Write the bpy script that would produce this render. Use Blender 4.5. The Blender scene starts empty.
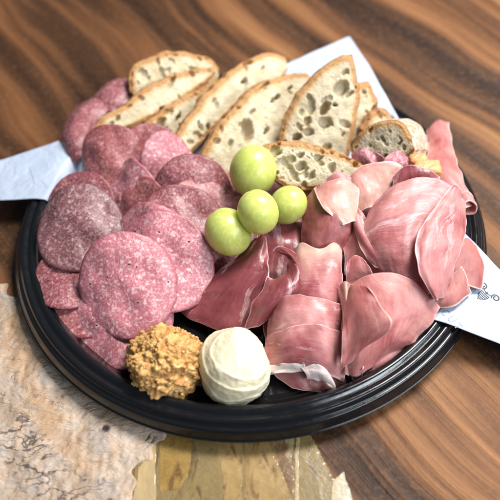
import bpy, bmesh, math, random
import numpy as np
from mathutils import Vector, Matrix, noise as mn

S = 0.01                      # everything below is written in centimetres
sc = bpy.context.scene
COL = sc.collection

# ------------------------------------------------------------------ camera
FOV = 42.0
ELEV, DIST, TX, TY, ROLL = 51.7, 42.36, 0.0, -1.83, -4.5
F500 = 250 / math.tan(math.radians(FOV / 2))
_e = math.radians(ELEV)
_t = np.array([TX, TY, 0.0])
CAM = _t + DIST * np.array([0, -math.cos(_e), math.sin(_e)])
_f = (_t - CAM) / DIST
_r = np.array([1.0, 0, 0]); _u = np.cross(_r, _f)
_a = math.radians(ROLL)
CR = math.cos(_a) * _r + math.sin(_a) * _u
CU = -math.sin(_a) * _r + math.cos(_a) * _u
cd = bpy.data.cameras.new('camera'); cam = bpy.data.objects.new('camera', cd); COL.objects.link(cam)
M = Matrix(((CR[0], CU[0], -_f[0], CAM[0] * S), (CR[1], CU[1], -_f[1], CAM[1] * S), (CR[2], CU[2], -_f[2], CAM[2] * S), (0, 0, 0, 1)))
cam.matrix_world = M
cd.sensor_width = 36; cd.angle = math.radians(FOV)
cd.clip_start = 0.01; cd.clip_end = 50
cd.dof.use_dof = True
cd.dof.focus_distance = 0.370
cd.dof.aperture_fstop = 6.0
sc.camera = cam

# ------------------------------------------------------------------ light
w = bpy.data.worlds.new('World'); sc.world = w; w.use_nodes = True
bg = w.node_tree.nodes['Background']
bg.inputs['Color'].default_value = (0.72, 0.84, 1.0, 1); bg.inputs['Strength'].default_value = 0.17

def area(name, az, el, dist, sx, sy, power, col, target=(0, 0, 1)):
    ld = bpy.data.lights.new(name, 'AREA'); ld.shape = 'RECTANGLE'; ld.size = sx * S; ld.size_y = sy * S
    ld.energy = power; ld.color = col
    o = bpy.data.objects.new(name, ld); COL.objects.link(o)
    a, e = math.radians(az), math.radians(el)
    p = Vector(target) + dist * Vector((math.cos(e) * math.cos(a), math.cos(e) * math.sin(a), math.sin(e)))
    o.location = p * S
    o.rotation_euler = (Vector(target) - p).to_track_quat('-Z', 'Y').to_euler()
    return o
area('window_light', 30, 60, 110, 42, 42, 23.0, (1.0, 0.975, 0.94))
area('front_window', -38, 35, 110, 90, 16, 10.0, (0.86, 0.93, 1.0))
sc.view_settings.view_transform = 'Standard'; sc.view_settings.look = 'None'
sc.view_settings.exposure = 0.0; sc.view_settings.gamma = 1.0
sc.render.resolution_x = 1024; sc.render.resolution_y = 1024

# ------------------------------------------------------------------ helpers: sight lines, meshes, tags
def ray(px, py):
    d = _f * F500 + CR * (px - 250) + CU * (250 - py)
    return d / np.linalg.norm(d)
def W(px, py, z):             # point of the place seen at that pixel, z cm above the table
    d = ray(px, py); k = (z - CAM[2]) / d[2]
    return CAM + k * d
def nrm(az, el):
    a, e = math.radians(az), math.radians(el)
    return np.array([math.cos(e) * math.cos(a), math.cos(e) * math.sin(a), math.sin(e)])
def onplane(px, py, P0, n):
    d = ray(px, py); k = np.dot(P0 - CAM, n) / np.dot(d, n)
    return CAM + k * d
def tag(o, label=None, cat=None, group=None, kind=None):
    if label: o['label'] = label
    if cat: o['category'] = cat
    if group: o['group'] = group
    if kind: o['kind'] = kind
    return o
def build(name, V, Fc, mats, parent=None, mi=None, uv=None, cols=None, smooth=True, origin=None):
    V = np.asarray(V, float)
    if origin is None:
        origin = np.array([V[:, 0].mean(), V[:, 1].mean(), V[:, 2].min()])
    me = bpy.data.meshes.new(name)
    me.from_pydata([tuple(v) for v in ((V - origin) * S)], [], [tuple(f) for f in Fc])
    for m in mats: me.materials.append(m)
    if mi is not None: me.polygons.foreach_set('material_index', np.asarray(mi, np.int32))
    me.polygons.foreach_set('use_smooth', np.full(len(me.polygons), smooth))
    if uv is not None:
        l = me.uv_layers.new(name='UVMap'); vi = np.empty(len(me.loops), np.int32); me.loops.foreach_get('vertex_index', vi)
        l.data.foreach_set('uv', np.asarray(uv, np.float32)[vi].ravel())
    if cols:
        for k, c in cols.items():
            at = me.attributes.new(k, 'FLOAT', 'POINT'); at.data.foreach_set('value', np.asarray(c, np.float32))
    me.update()
    o = bpy.data.objects.new(name, me); COL.objects.link(o)
    loc = Vector(origin * S)
    if parent is not None:
        o.parent = parent; loc = loc - parent.location
    o.location = loc
    return o
def part_of(name, V, Fc, mat, parent, col=None, cname=None):
    V = np.asarray(V); used = np.unique(np.concatenate([np.array(q) for q in Fc])); m_ = -np.ones(len(V), int); m_[used] = np.arange(len(used))
    return build(name, V[used], [tuple(m_[list(q)]) for q in Fc], [mat], parent, cols={cname: np.asarray(col)[used]} if cname else None)
def N3(x, y, z): return mn.noise(Vector((x, y, z)))
def fbm(x, y, z, o=4): return mn.fractal(Vector((x, y, z)), 0.9, 2.1, o)
def sm(x): x = np.clip(x, 0, 1); return x * x * (3 - 2 * x)

# ------------------------------------------------------------------ materials
class NT:
    def __init__(s, name, scale=100.0, uv=False):
        s.m = bpy.data.materials.new(name); s.m.use_nodes = True; s.t = s.m.node_tree; s.n = s.t.nodes
        s.b = s.n['Principled BSDF']; tc = s.n.new('ShaderNodeTexCoord'); s.tc = tc
        mp = s.n.new('ShaderNodeMapping'); mp.inputs['Scale'].default_value = (scale,) * 3
        s.t.links.new(tc.outputs['UV' if uv else 'Object'], mp.inputs[0]); s.co = mp.outputs[0]; s.mp = mp
    def L(s, a, b): s.t.links.new(a, b)
    def mapping(s, scale=(1, 1, 1), rot=(0, 0, 0), loc=(0, 0, 0), src=None):
        m = s.n.new('ShaderNodeMapping'); m.inputs['Scale'].default_value = scale; m.inputs['Rotation'].default_value = rot
        m.inputs['Location'].default_value = loc; s.L(src or s.co, m.inputs[0]); return m.outputs[0]
    def noise(s, sc_, det=4, rough=.55, dist=0, src=None):
        n = s.n.new('ShaderNodeTexNoise'); n.inputs['Scale'].default_value = sc_; n.inputs['Detail'].default_value = det
        n.inputs['Roughness'].default_value = rough; n.inputs['Distortion'].default_value = dist
        s.L(src or s.co, n.inputs['Vector']); return n.outputs[0]
    def noisec(s, sc_, det=3, src=None):
        n = s.n.new('ShaderNodeTexNoise'); n.inputs['Scale'].default_value = sc_; n.inputs['Detail'].default_value = det
        s.L(src or s.co, n.inputs['Vector']); return n.outputs[1]
    def vor(s, sc_, feat='F1', src=None, rnd=1, out='Distance'):
        n = s.n.new('ShaderNodeTexVoronoi'); n.feature = feat; n.inputs['Scale'].default_value = sc_
        n.inputs['Randomness'].default_value = rnd
        s.L(src or s.co, n.inputs['Vector']); return n.outputs[out]
    def ramp(s, f, stops, interp='LINEAR'):
        r = s.n.new('ShaderNodeValToRGB'); r.color_ramp.interpolation = interp
        e = r.color_ramp.elements
        while len(e) < len(stops): e.new(0.5)
        for i, (p, c) in enumerate(stops):
            e[i].position = p; e[i].color = (c if hasattr(c, '__len__') else (c, c, c)) + ((1,) if not hasattr(c, '__len__') or len(c) == 3 else ())
        s.L(f, r.inputs[0]); return r.outputs[0]
    def mix(s, f, a, b, mode='MIX'):
        m = s.n.new('ShaderNodeMix'); m.data_type = 'RGBA'; m.blend_type = mode
        for k, v in ((0, f), (6, a), (7, b)):
            if hasattr(v, 'links') or isinstance(v, bpy.types.NodeSocket): s.L(v, m.inputs[k])
            else: m.inputs[k].default_value = v if k == 0 else tuple(v) + (1,)
        return m.outputs[2]
    def math(s, op, a, b=0.0, clamp=False):
        m = s.n.new('ShaderNodeMath'); m.operation = op; m.use_clamp = clamp
        for k, v in ((0, a), (1, b)):
            if isinstance(v, bpy.types.NodeSocket): s.L(v, m.inputs[k])
            else: m.inputs[k].default_value = v
        return m.outputs[0]
    def add(s, a, b, k=1.0):   # vector a + k*b
        v = s.n.new('ShaderNodeVectorMath'); v.operation = 'MULTIPLY_ADD'
        s.L(b, v.inputs[0]); v.inputs[1].default_value = (k, k, k); s.L(a, v.inputs[2]); return v.outputs[0]
    def attr(s, name):
        a = s.n.new('ShaderNodeAttribute'); a.attribute_name = name; return a.outputs['Fac']
    def bump(s, h, dist, strength=1.0, prev=None):
        b = s.n.new('ShaderNodeBump'); b.inputs['Distance'].default_value = dist * S; b.inputs['Strength'].default_value = strength
        s.L(h, b.inputs['Height'])
        if prev is not None: s.L(prev, b.inputs['Normal'])
        s.L(b.outputs[0], s.b.inputs['Normal']); return b.outputs[0]
    def set(s, **k):
        for a, v in k.items():
            i = s.b.inputs[a.replace('_', ' ')]
            if isinstance(v, bpy.types.NodeSocket): s.L(v, i)
            else: i.default_value = v if not (hasattr(v, '__len__') and len(v) == 3 and i.type == 'RGBA') else tuple(v) + (1,)
        return s
    def sss(s, wgt, rad, scale=1.0):
        s.b.inputs['Subsurface Weight'].default_value = wgt
        s.b.inputs['Subsurface Radius'].default_value = rad
        s.b.inputs['Subsurface Scale'].default_value = scale * S

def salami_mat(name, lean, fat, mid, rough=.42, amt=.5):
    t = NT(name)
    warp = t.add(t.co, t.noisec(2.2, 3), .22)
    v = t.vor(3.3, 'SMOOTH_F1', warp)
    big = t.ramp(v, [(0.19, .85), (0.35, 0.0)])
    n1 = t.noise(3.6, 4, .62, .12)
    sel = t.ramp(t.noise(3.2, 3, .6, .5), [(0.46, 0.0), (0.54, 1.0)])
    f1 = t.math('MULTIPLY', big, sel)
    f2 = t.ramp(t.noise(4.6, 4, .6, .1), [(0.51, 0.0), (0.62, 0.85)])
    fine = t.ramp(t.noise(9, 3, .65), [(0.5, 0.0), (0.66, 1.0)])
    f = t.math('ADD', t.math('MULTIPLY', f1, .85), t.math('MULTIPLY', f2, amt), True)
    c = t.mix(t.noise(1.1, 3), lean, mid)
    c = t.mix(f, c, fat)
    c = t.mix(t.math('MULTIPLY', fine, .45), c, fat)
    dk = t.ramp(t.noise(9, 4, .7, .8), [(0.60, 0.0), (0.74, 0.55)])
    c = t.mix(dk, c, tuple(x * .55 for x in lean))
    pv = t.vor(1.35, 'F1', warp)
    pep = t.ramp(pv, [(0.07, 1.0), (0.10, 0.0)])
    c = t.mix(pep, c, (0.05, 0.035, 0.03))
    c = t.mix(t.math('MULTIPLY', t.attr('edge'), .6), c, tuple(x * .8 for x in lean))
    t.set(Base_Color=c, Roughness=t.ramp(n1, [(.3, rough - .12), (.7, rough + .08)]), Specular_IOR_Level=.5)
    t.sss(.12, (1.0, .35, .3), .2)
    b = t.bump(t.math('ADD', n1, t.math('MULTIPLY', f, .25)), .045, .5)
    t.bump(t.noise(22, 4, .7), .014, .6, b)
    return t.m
SAL_PINK = salami_mat('salami_pink', (.36, .085, .11), (.72, .47, .47), (.50, .18, .21), amt=.6)
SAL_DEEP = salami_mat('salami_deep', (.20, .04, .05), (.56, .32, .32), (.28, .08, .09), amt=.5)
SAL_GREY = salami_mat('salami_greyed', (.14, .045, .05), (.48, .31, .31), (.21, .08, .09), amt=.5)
SAL_RED = salami_mat('salami_red', (.25, .05, .055), (.60, .33, .32), (.33, .10, .10), amt=.35)

def ham_mat(name, lean, light, fat, streak=.5, rough=.40, rot=0.0, seed=0.0, trans=.0):
    t = NT(name, 1.0, True)
    co = t.mapping((1, 1, 1), (0, 0, rot), (seed, seed * .7, 0))
    wv = t.add(co, t.noisec(.45, 3, co), 1.1)
    st = t.mapping((.28, 1.5, 1), src=wv)
    n1 = t.noise(1.0, 5, .62, .3, st)
    st2 = t.mapping((.5, 5.0, 1), src=wv)
    n2 = t.noise(1.3, 4, .6, .2, st2)
    cl = t.noise(.42, 4, .55, .3, co)
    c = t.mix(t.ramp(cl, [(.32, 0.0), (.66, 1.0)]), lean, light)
    c = t.mix(t.math('MULTIPLY', t.ramp(n2, [(.42, 0.0), (.72, 1.0)]), .22), c, tuple(min(1, x * 1.2 + .05) for x in light))
    fs = t.ramp(n1, [(.60, 0.0), (.625, .6), (.66, 0.3), (.72, .9)])
    c = t.mix(t.math('MULTIPLY', fs, streak), c, fat)
    mus = t.ramp(t.noise(9, 3, .6, .2, t.mapping((.8, 1.5, 1), src=co)), [(.45, 0.0), (.7, .22)])
    c = t.mix(mus, c, tuple(x * .62 for x in lean))
    ea = t.math('ADD', t.attr('edge'), t.math('MULTIPLY', t.math('SUBTRACT', t.noise(2.0, 3, .6, 0, co), .5), .7))
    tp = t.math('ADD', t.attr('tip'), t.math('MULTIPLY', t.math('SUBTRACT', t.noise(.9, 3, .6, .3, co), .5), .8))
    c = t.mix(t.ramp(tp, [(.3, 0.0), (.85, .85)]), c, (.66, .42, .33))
    c = t.mix(t.ramp(ea, [(.45, 0.0), (.8, .85)]), c, tuple(.8 * x + .2 * y for x, y in zip(fat, light)))
    t.set(Base_Color=c, Roughness=t.ramp(n2, [(.3, rough - .05), (.7, rough + .14)]), Specular_IOR_Level=.5)
    t.sss(.22, (1.0, .38, .30), .3)
    b = t.bump(t.math('ADD', n1, t.math('MULTIPLY', n2, .25)), .04, .5)
    t.bump(t.noise(9, 4, .6, .3, co), .02, .45, b)
    return t.m
HAM_PINK = ham_mat('ham_pink', (.36, .085, .085), (.62, .28, .25), (.80, .56, .53), .5)
HAM_PALE = ham_mat('ham_pale', (.46, .17, .145), (.64, .36, .29), (.88, .68, .62), .45, seed=3.1)
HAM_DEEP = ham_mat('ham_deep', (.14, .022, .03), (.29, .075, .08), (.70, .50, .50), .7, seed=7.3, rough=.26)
HAM_ROSE = ham_mat('ham_rose', (.31, .065, .075), (.62, .29, .27), (.82, .60, .61), .65, seed=5.2)
HAM_TAN = ham_mat('ham_tan', (.24, .055, .055), (.42, .15, .13), (.80, .62, .55), .4, seed=1.4, rough=.52)
HAM_WINE = ham_mat('ham_wine', (.22, .045, .05), (.44, .15, .14), (.76, .52, .50), .55, seed=9.4)
t = NT('ham_fat')
c = t.mix(t.noise(2.5, 4), (.88, .78, .74), (.80, .56, .52))
t.set(Base_Color=c, Roughness=.3); t.sss(.4, (1, .6, .5), .3); t.bump(t.noise(8, 4), .05, .5)
HAM_FAT = t.m
t = NT('ham_rim')
t.set(Base_Color=t.mix(t.noise(2.5, 4), (.82, .55, .50), (.66, .26, .26)), Roughness=.3); t.sss(.4, (1, .5, .4), .3)
HAM_RIM = t.m

def bread_mat():
    t = NT('bread_crumb')
    n = t.noise(1.2, 4); n2 = t.noise(14, 5, .7)
    c = t.mix(t.ramp(n, [(.3, 0.0), (.7, 1.0)]), (.71, .635, .47), (.55, .45, .28))
    c = t.mix(t.math('MULTIPLY', t.ramp(n2, [(.5, 0.0), (.75, 1.0)]), .3), c, (.56, .42, .22))
    edge = t.attr('crust')
    en = t.math('ADD', edge, t.math('MULTIPLY', t.math('SUBTRACT', t.noise(3.5, 4, .6), .5), .55))
    cr = t.mix(t.ramp(t.noise(3.0, 5, .65), [(.35, 0.0), (.65, 1.0)]), (.16, .05, .016), (.40, .18, .06))
    c = t.mix(t.ramp(en, [(.40, 0.0), (.78, .9)]), c, cr)
    c = t.mix(t.ramp(en, [(.08, 0.0), (.5, .55)]), c, (.60, .34, .13))
    t.set(Base_Color=c, Roughness=.75, Specular_IOR_Level=.25)
    t.sss(.3, (1, .75, .45), .22)
    v = t.vor(9, 'F1', t.add(t.co, t.noisec(3, 2), .3))
    b = t.bump(t.math('ADD', t.ramp(v, [(.15, 0.0), (.45, 1.0)]), t.math('MULTIPLY', n2, .8)), .045, .7)
    t.bump(t.noise(40, 4, .7), .02, .6, b)
    return t.m
def crust_mat(name, flour):
    t = NT(name)
    n = t.noise(1.6, 5, .65)
    c = t.ramp(n, [(.32, (.16, .055, .02)), (.5, (.40, .18, .065)), (.66, (.64, .38, .16))])
    fl = t.ramp(t.noise(3.5, 6, .72), [(.56 - flour, 0.0), (.70 - flour * .6, .85)])
    c = t.mix(fl, c, (.80, .72, .62))
    t.set(Base_Color=c, Roughness=.62)
    t.bump(t.noise(6, 6, .7), .10, .7)
    return t.m
CRUMB, CRUST, CRUST_FLOUR = bread_mat(), crust_mat('bread_crust', -.02), crust_mat('floured_crust', .17)

def grape_mat():
    t = NT('grape_skin')
    n = t.noise(.9, 3)
    st = t.mapping((1.2, 1.2, .35)); n2 = t.noise(4.5, 5, .6, .5, st)
    c = t.mix(t.ramp(n, [(.3, 0.0), (.7, 1.0)]), (.44, .50, .10), (.60, .62, .20))
    c = t.mix(t.math('MULTIPLY', t.ramp(n2, [(.5, 0.0), (.7, 1.0)]), .42), c, (.74, .78, .36))
    sp = t.ramp(t.vor(7, 'F1'), [(.04, .45), (.08, 0.0)])
    c = t.mix(sp, c, (.55, .45, .2))
    t.set(Base_Color=c, Roughness=t.ramp(t.noise(2.0, 4, .6), [(.35, .26), (.7, .42)]), Specular_IOR_Level=.5)
    t.sss(1.0, (.9, 1.0, .35), 1.3)
    t.bump(t.noise(5, 3), .012, .5)
    return t.m
GRAPE = grape_mat()
t = NT('grape_scar'); t.set(Base_Color=(.22, .13, .05), Roughness=.8); SCAR = t.m

t = NT('fresh_cheese')
c = t.mix(t.noise(.8, 4), (.78, .73, .54), (.74, .66, .44))
t.set(Base_Color=c, Roughness=.38, Specular_IOR_Level=.5); t.sss(.5, (1, .85, .6), .3)
b = t.bump(t.noise(2.2, 5, .6, .4, t.mapping((.7, .7, 1.3), (.25, .2, 0))), .06, .4)
t.bump(t.noise(22, 4), .012, .6, b); CHEESE = t.m

def spread_mat():
    t = NT('spread')
    n = t.noise(2.4, 5, .65)
    c = t.ramp(n, [(.3, (.40, .16, .03)), (.5, (.66, .35, .09)), (.68, (.84, .56, .22))])
    warp = t.add(t.co, t.noisec(3, 3), .3)
    rd = t.ramp(t.vor(2.2, 'F1', warp), [(.17, .9), (.23, 0.0)])
    c = t.mix(rd, c, (.55, .08, .02))
    gr = t.ramp(t.vor(1.8, 'F1', t.mapping((1, 1, 1), loc=(5, 3, 1), src=warp)), [(.10, .85), (.15, 0.0)])
    c = t.mix(gr, c, (.16, .13, .03))
    cell = t.vor(3.4, 'F1', warp, out='Color')
    c = t.mix(.28, c, t.mix(cell, (.34, .12, .03), (.85, .62, .32)))
    t.set(Base_Color=c, Roughness=.27); t.sss(.25, (1, .5, .2), .2)
    b = t.bump(t.noise(7, 5, .7), .10, .7); t.bump(t.noise(26, 4, .7), .03, .6, b)
    return t.m
SPREAD = spread_mat()
t = NT('orange_cheese')
t.set(Base_Color=t.mix(t.noise(1.6, 4), (.66, .26, .09), (.74, .42, .20)), Roughness=.45); t.sss(.3, (1, .6, .3), .3); t.bump(t.noise(6, 4), .06, .6)
ORANGE = t.m

t = NT('tray_plastic')
t.set(Base_Color=(.006, .0065, .008), Roughness=t.ramp(t.noise(.6, 7, .72, .6), [(.42, .10), (.60, .24)]), Specular_IOR_Level=.40)
t.bump(t.noise(1.4, 3), .02, .25); PLASTIC = t.m

t = NT('deli_paper')
n = t.noise(1.5, 5)
t.set(Base_Color=t.mix(n, (.47, .53, .65), (.41, .48, .61)), Roughness=.55); t.sss(.1, (1, 1, 1), .1)
b = t.bump(t.math('ADD', t.noise(.55, 3, .5, .6), t.math('MULTIPLY', t.vor(.32, 'DISTANCE_TO_EDGE', t.add(t.co, t.noisec(.3, 3), 1.5)), .35)), .35, .7); t.bump(t.noise(18, 4), .012, .5, b)
PAPER = t.m
t = NT('ink'); t.set(Base_Color=(.03, .035, .045), Roughness=.6); INK = t.m
t = NT('pale_ink'); t.set(Base_Color=(.24, .27, .33), Roughness=.6); PALE_INK = t.m

def wood_mat():
    t = NT('walnut_wood')
    big = t.add(t.co, t.noisec(.035, 2), 7.0)
    g = t.mapping((1, 1, 1), (0, 0, math.radians(58)), src=big)       # x runs along the grain
    w1 = t.noise(1.0, 3, .5, .15, t.mapping((.012, .20, .02), src=g))
    w2 = t.noise(1.0, 4, .55, .1, t.mapping((.035, .72, .04), loc=(3, 1, 0), src=g))
    w3 = t.noise(1.0, 4, .6, .1, t.mapping((.25, 7.0, .1), src=g))
    po = t.noise(1.0, 3, .6, 0, t.mapping((2.2, 26, .1), src=g))
    rg = t.attr('ridge'); k2 = t.math('ADD', t.math('MULTIPLY', rg, .34), .28)
    h = t.math('ADD', t.math('ADD', t.math('MULTIPLY', w1, .70), t.math('MULTIPLY', t.math('SUBTRACT', w2, .5), k2)), .15)
    c = t.ramp(h, [(.40, (.022, .008, .003)), (.475, (.062, .025, .009)), (.54, (.17, .068, .024)), (.63, (.31, .145, .056))])
    c = t.mix(t.ramp(w3, [(.35, .18), (.6, 0.0)]), c, t.mix(.5, c, (.06, .025, .01)))
    c = t.mix(t.ramp(po, [(.62, 0.0), (.72, .5)]), c, (.08, .035, .018))
    fl = t.ramp(t.noise(2.4, 6, .78, .3), [(.50, 0.0), (.72, .30)])
    c = t.mix(fl, c, (.34, .16, .07))
    t.set(Base_Color=c, Roughness=t.ramp(w2, [(.3, .48), (.7, .62)]), Specular_IOR_Level=.3)
    b = t.bump(h, 1.2, .6)
    b = t.bump(t.noise(2.0, 6, .75), .09, .6, b)
    t.bump(w3, .04, .4, b)
    return t.m
WOOD = wood_mat()
def bark_mat():
    t = NT('weathered_edge')
    warp = t.add(t.co, t.noisec(.5, 4), 1.4)
    c = t.mix(t.ramp(t.noise(.35, 4, .6), [(.35, 0.0), (.65, 1.0)]), (.36, .25, .16), (.52, .42, .34))
    c = t.mix(t.ramp(t.noise(.8, 5, .65, .6), [(.5, 0.0), (.68, .6)]), c, (.58, .36, .20))
    c = t.mix(t.ramp(t.noise(.55, 5, .6, .4, t.mapping((1, 1, 1), loc=(9, 2, 0))), [(.52, 0.0), (.64, .55)]), c, (.33, .30, .28))
    rust = t.attr('rust')
    rn = t.math('ADD', rust, t.math('MULTIPLY', t.math('SUBTRACT', t.noise(.9, 5, .65, .8), .5), 2.6))
    c = t.mix(t.ramp(rn, [(.45, 0.0), (1.1, .5)]), c, (.42, .23, .10))
    dark = t.attr('dark')
    lng = t.mapping((.55, 1.5, 1), (0, 0, math.radians(52)), src=warp)
    dn = t.math('ADD', dark, t.math('MULTIPLY', t.math('SUBTRACT', t.noise(1.6, 5, .7, 1.0), .5), 1.4))
    vein = t.ramp(t.noise(1.1, 3, .5, 1.0, lng), [(.45, 0.0), (.49, 1.0), (.52, 1.0), (.56, 0.0)])
    c = t.mix(t.math('MULTIPLY', t.ramp(dn, [(.5, 0.0), (.8, 1.0)]), t.math('ADD', t.math('MULTIPLY', vein, .8), .12)), c, (.07, .055, .05))
    fine = t.ramp(t.noise(4.0, 3, .55, 1.2, lng), [(.46, 0.0), (.5, .35), (.54, 0.0)])
    c = t.mix(fine, c, (.30, .20, .15))
    kn = t.attr('knot')
    c = t.mix(kn, c, (.03, .02, .02))
    t.set(Base_Color=c, Roughness=.6, Specular_IOR_Level=.4)
    b = t.bump(t.noise(4.5, 3, .55, .3, lng), .04, .6)
    t.bump(t.noise(.9, 4, .6, .5, lng), .42, .7, b)
    return t.m
BARK = bark_mat()
def slab_mat(name, a, bcol, dk, seed):
    t = NT(name)
    co = t.mapping((1, 1, 1), (0, 0, .1 + seed * .03), (seed, seed, 0))
    c = t.mix(t.ramp(t.noise(.7, 5, .65, .6, co), [(.35, 0.0), (.65, 1.0)]), a, bcol)
    c = t.mix(t.ramp(t.noise(1.0, 5, .65, .9, t.mapping((1.4, .45, 1), src=co)), [(.52, 0.0), (.64, .75)]), c, dk)
    v = t.ramp(t.noise(1.6, 4, .6, 1.5, co), [(.48, 0.0), (.50, .22), (.52, 0.0)])
    c = t.mix(v, c, (.50, .38, .2))
    t.set(Base_Color=c, Roughness=.25, Specular_IOR_Level=.5, Coat_Weight=.35, Coat_Roughness=.2)
    b = t.bump(t.noise(1.2, 5, .6, .8, co), .07, .4); t.bump(t.noise(6, 4, .65, .5, co), .008, .5, b)
    return t.m
AMBER = slab_mat('amber_resin', (.23, .13, .03), (.34, .21, .06), (.10, .045, .015), 1.0)
OLIVE = slab_mat('olive_resin', (.19, .135, .055), (.24, .165, .065), (.09, .05, .02), 4.0)
TANR = slab_mat('tan_resin', (.24, .145, .05), (.34, .22, .085), (.10, .05, .02), 2.3)
DARKR = slab_mat('dark_resin', (.11, .055, .022), (.20, .11, .05), (.42, .33, .18), 6.0)
CREAMR = slab_mat('cream_strip', (.36, .25, .12), (.42, .32, .18), (.50, .34, .16), 8.0)
PALER = slab_mat('pale_chip', (.40, .36, .27), (.44, .39, .28), (.40, .30, .16), 9.0)

# ------------------------------------------------------------------ the table
def densegrid(lo, hi, f0, f1, fine, coarse):
    a = np.arange(lo, f0, coarse); b = np.arange(f0, f1, fine); c = np.arange(f1, hi + coarse, coarse)
    return np.concatenate([a, b, c])
xs = densegrid(-110, 110, -24, 24, .5, 6); ys = densegrid(-80, 160, -22, 30, .5, 6)
X, Y = np.meshgrid(xs, ys)
Z = np.array([[0.05 * N3(x * .15 + y * .15, (x - y) * .02, 0) - .03 for x in xs] for y in ys])
def gridfaces(nr, nc):
    return [(i * nc + j, i * nc + j + 1, (i + 1) * nc + j + 1, (i + 1) * nc + j) for i in range(nr - 1) for j in range(nc - 1)]
table = build('table_top', np.stack([X.ravel(), Y.ravel(), Z.ravel()], 1), gridfaces(*X.shape), [WOOD], origin=np.zeros(3), cols=dict(ridge=np.exp(-(((X - 14) / 14) ** 2 + ((Y + 17) / 12) ** 2)).ravel()))
tag(table, kind='structure')

def polydist(P, poly):        # signed distance, inside positive
    P = P[:, None, :]; A = poly[None]; B = np.roll(poly, -1, 0)[None]
    ab = B - A; tt = np.clip(((P - A) * ab).sum(2) / (ab ** 2).sum(2), 0, 1)
    d = np.sqrt((((P - A) - ab * tt[..., None]) ** 2).sum(2)).min(1)
    c = ((A[..., 1] > P[..., 1]) != (B[..., 1] > P[..., 1])) & (P[..., 0] < (B[..., 0] - A[..., 0]) * (P[..., 1] - A[..., 1]) / (B[..., 1] - A[..., 1] + 1e-12) + A[..., 0])
    return np.where(c.sum(1) % 2 == 1, d, -d)
def patch(name, pix, z0, amp, step, mat, jit=.25, blend=.3, extra=None, freq=1.0, clip=None):
    poly = np.array([W(a, b, 0)[:2] for a, b in pix])
    lo, hi = poly.min(0) - .5, poly.max(0) + .5
    if clip: lo = np.maximum(lo, clip[0]); hi = np.minimum(hi, clip[1])
    gx = np.arange(lo[0], hi[0], step); gy = np.arange(lo[1], hi[1], step)
    GX, GY = np.meshgrid(gx, gy); P = np.stack([GX.ravel(), GY.ravel()], 1)
    PJ = P + np.array([[jit * N3(x * 1.3, y * 1.3, 3.3) * 2, jit * N3(x * 1.3, y * 1.3, 8.8) * 2] for x, y in P])
    d = polydist(PJ, poly)
    r = np.hypot(P[:, 0], P[:, 1])
    amp_l = amp * (0.25 + .75 * sm((r - 12.5) / 1.5))
    h = np.array([fbm(x * .55 * freq, y * .55 * freq, 1.7, 6) * .6 + .35 * (abs(N3(x * 1.7 * freq, y * 1.7 * freq, 4)) + .6 * abs(N3(x * 3.7 * freq, y * 3.7 * freq, 9))) for x, y in P])
    z = z0 + amp_l * np.clip(h, -.6, 1.2)
    z = np.maximum(z, .02)
    z = -.08 + (z + .08) * sm((d + .05) / blend)
    keep = (d > -.12).reshape(GX.shape)
    nr, nc = GX.shape
    Fc = [(i * nc + j, i * nc + j + 1, (i + 1) * nc + j + 1, (i + 1) * nc + j) for i in range(nr - 1) for j in range(nc - 1) if keep[i, j] and keep[i + 1, j] and keep[i, j + 1] and keep[i + 1, j + 1]]
    used = np.unique(np.array(Fc)); mp_ = -np.ones(nr * nc, int); mp_[used] = np.arange(len(used))
    V = np.stack([P[:, 0], P[:, 1], z], 1)[used]
    cols = extra(V) if extra else None
    return build(name, V, mp_[np.array(Fc)], [mat], table, cols=cols, smooth=mat is BARK)
def seg_falloff(V, pts, wid):
    out = np.zeros(len(V))
    Q = np.array([W(a, b, 0)[:2] for a, b in pts])
    for a, b in zip(Q[:-1], Q[1:]):
        ab = b - a; tt = np.clip(((V[:, :2] - a) @ ab) / (ab @ ab), 0, 1)
        d = np.linalg.norm(V[:, :2] - a - tt[:, None] * ab, axis=1)
        out = np.maximum(out, np.exp(-(d / wid) ** 2))
    return out
def bark_cols(V):
    rust = np.maximum(seg_falloff(V, [(5, 345), (28, 380), (55, 430), (80, 468)], .9), .8 * seg_falloff(V, [(10, 320), (30, 370)], 1.2))
    dark = np.maximum(seg_falloff(V, [(15, 430), (30, 460), (60, 490), (95, 500)], 1.5), .7 * seg_falloff(V, [(40, 395), (60, 400)], .7))
    dark = np.maximum(dark, .6 * seg_falloff(V, [(50, 470), (120, 520)], 1.5))
    k = W(107, 430, 0); kd = np.hypot(V[:, 0] - k[0], V[:, 1] - k[1])
    return dict(rust=rust, dark=dark, knot=sm((.28 - kd) / .12))
patch('weathered_edge', [(-110, 230), (-20, 268), (0, 284), (20, 300), (60, 330), (140, 400), (165, 430), (157, 452), (141, 470), (135, 500), (126, 640), (-140, 640)], .06, .34, .09, BARK, extra=bark_cols)
patch('resin_inlay', [(136, 465), (150, 425), (305, 425), (336, 478), (352, 640), (122, 640), (130, 500)], .03, .006, .12, OLIVE, .06, .12)
patch('resin_inlay', [(139, 470), (158, 435), (156, 470), (157, 640), (124, 640), (132, 500)], .036, .006, .08, CREAMR, .05, .06)
patch('resin_inlay', [(159, 425), (192, 430), (191, 470), (181, 490), (159, 493)], .036, .006, .08, AMBER, .08, .08)
patch('resin_inlay', [(210, 425), (243, 430), (242, 640), (228, 640), (223, 480)], .036, .006, .08, TANR, .05, .06)
patch('resin_inlay', [(245, 425), (263, 430), (290, 490), (300, 560), (246, 640)], .036, .006, .08, TANR, .05, .06)
patch('resin_inlay', [(264, 425), (295, 428), (294, 520), (292, 500)], .036, .006, .08, DARKR, .08, .08)
patch('resin_inlay', [(296, 425), (300, 425), (299, 520), (301, 640), (293, 640), (294, 520)], .036, .006, .06, CREAMR, .03, .06)
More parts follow.
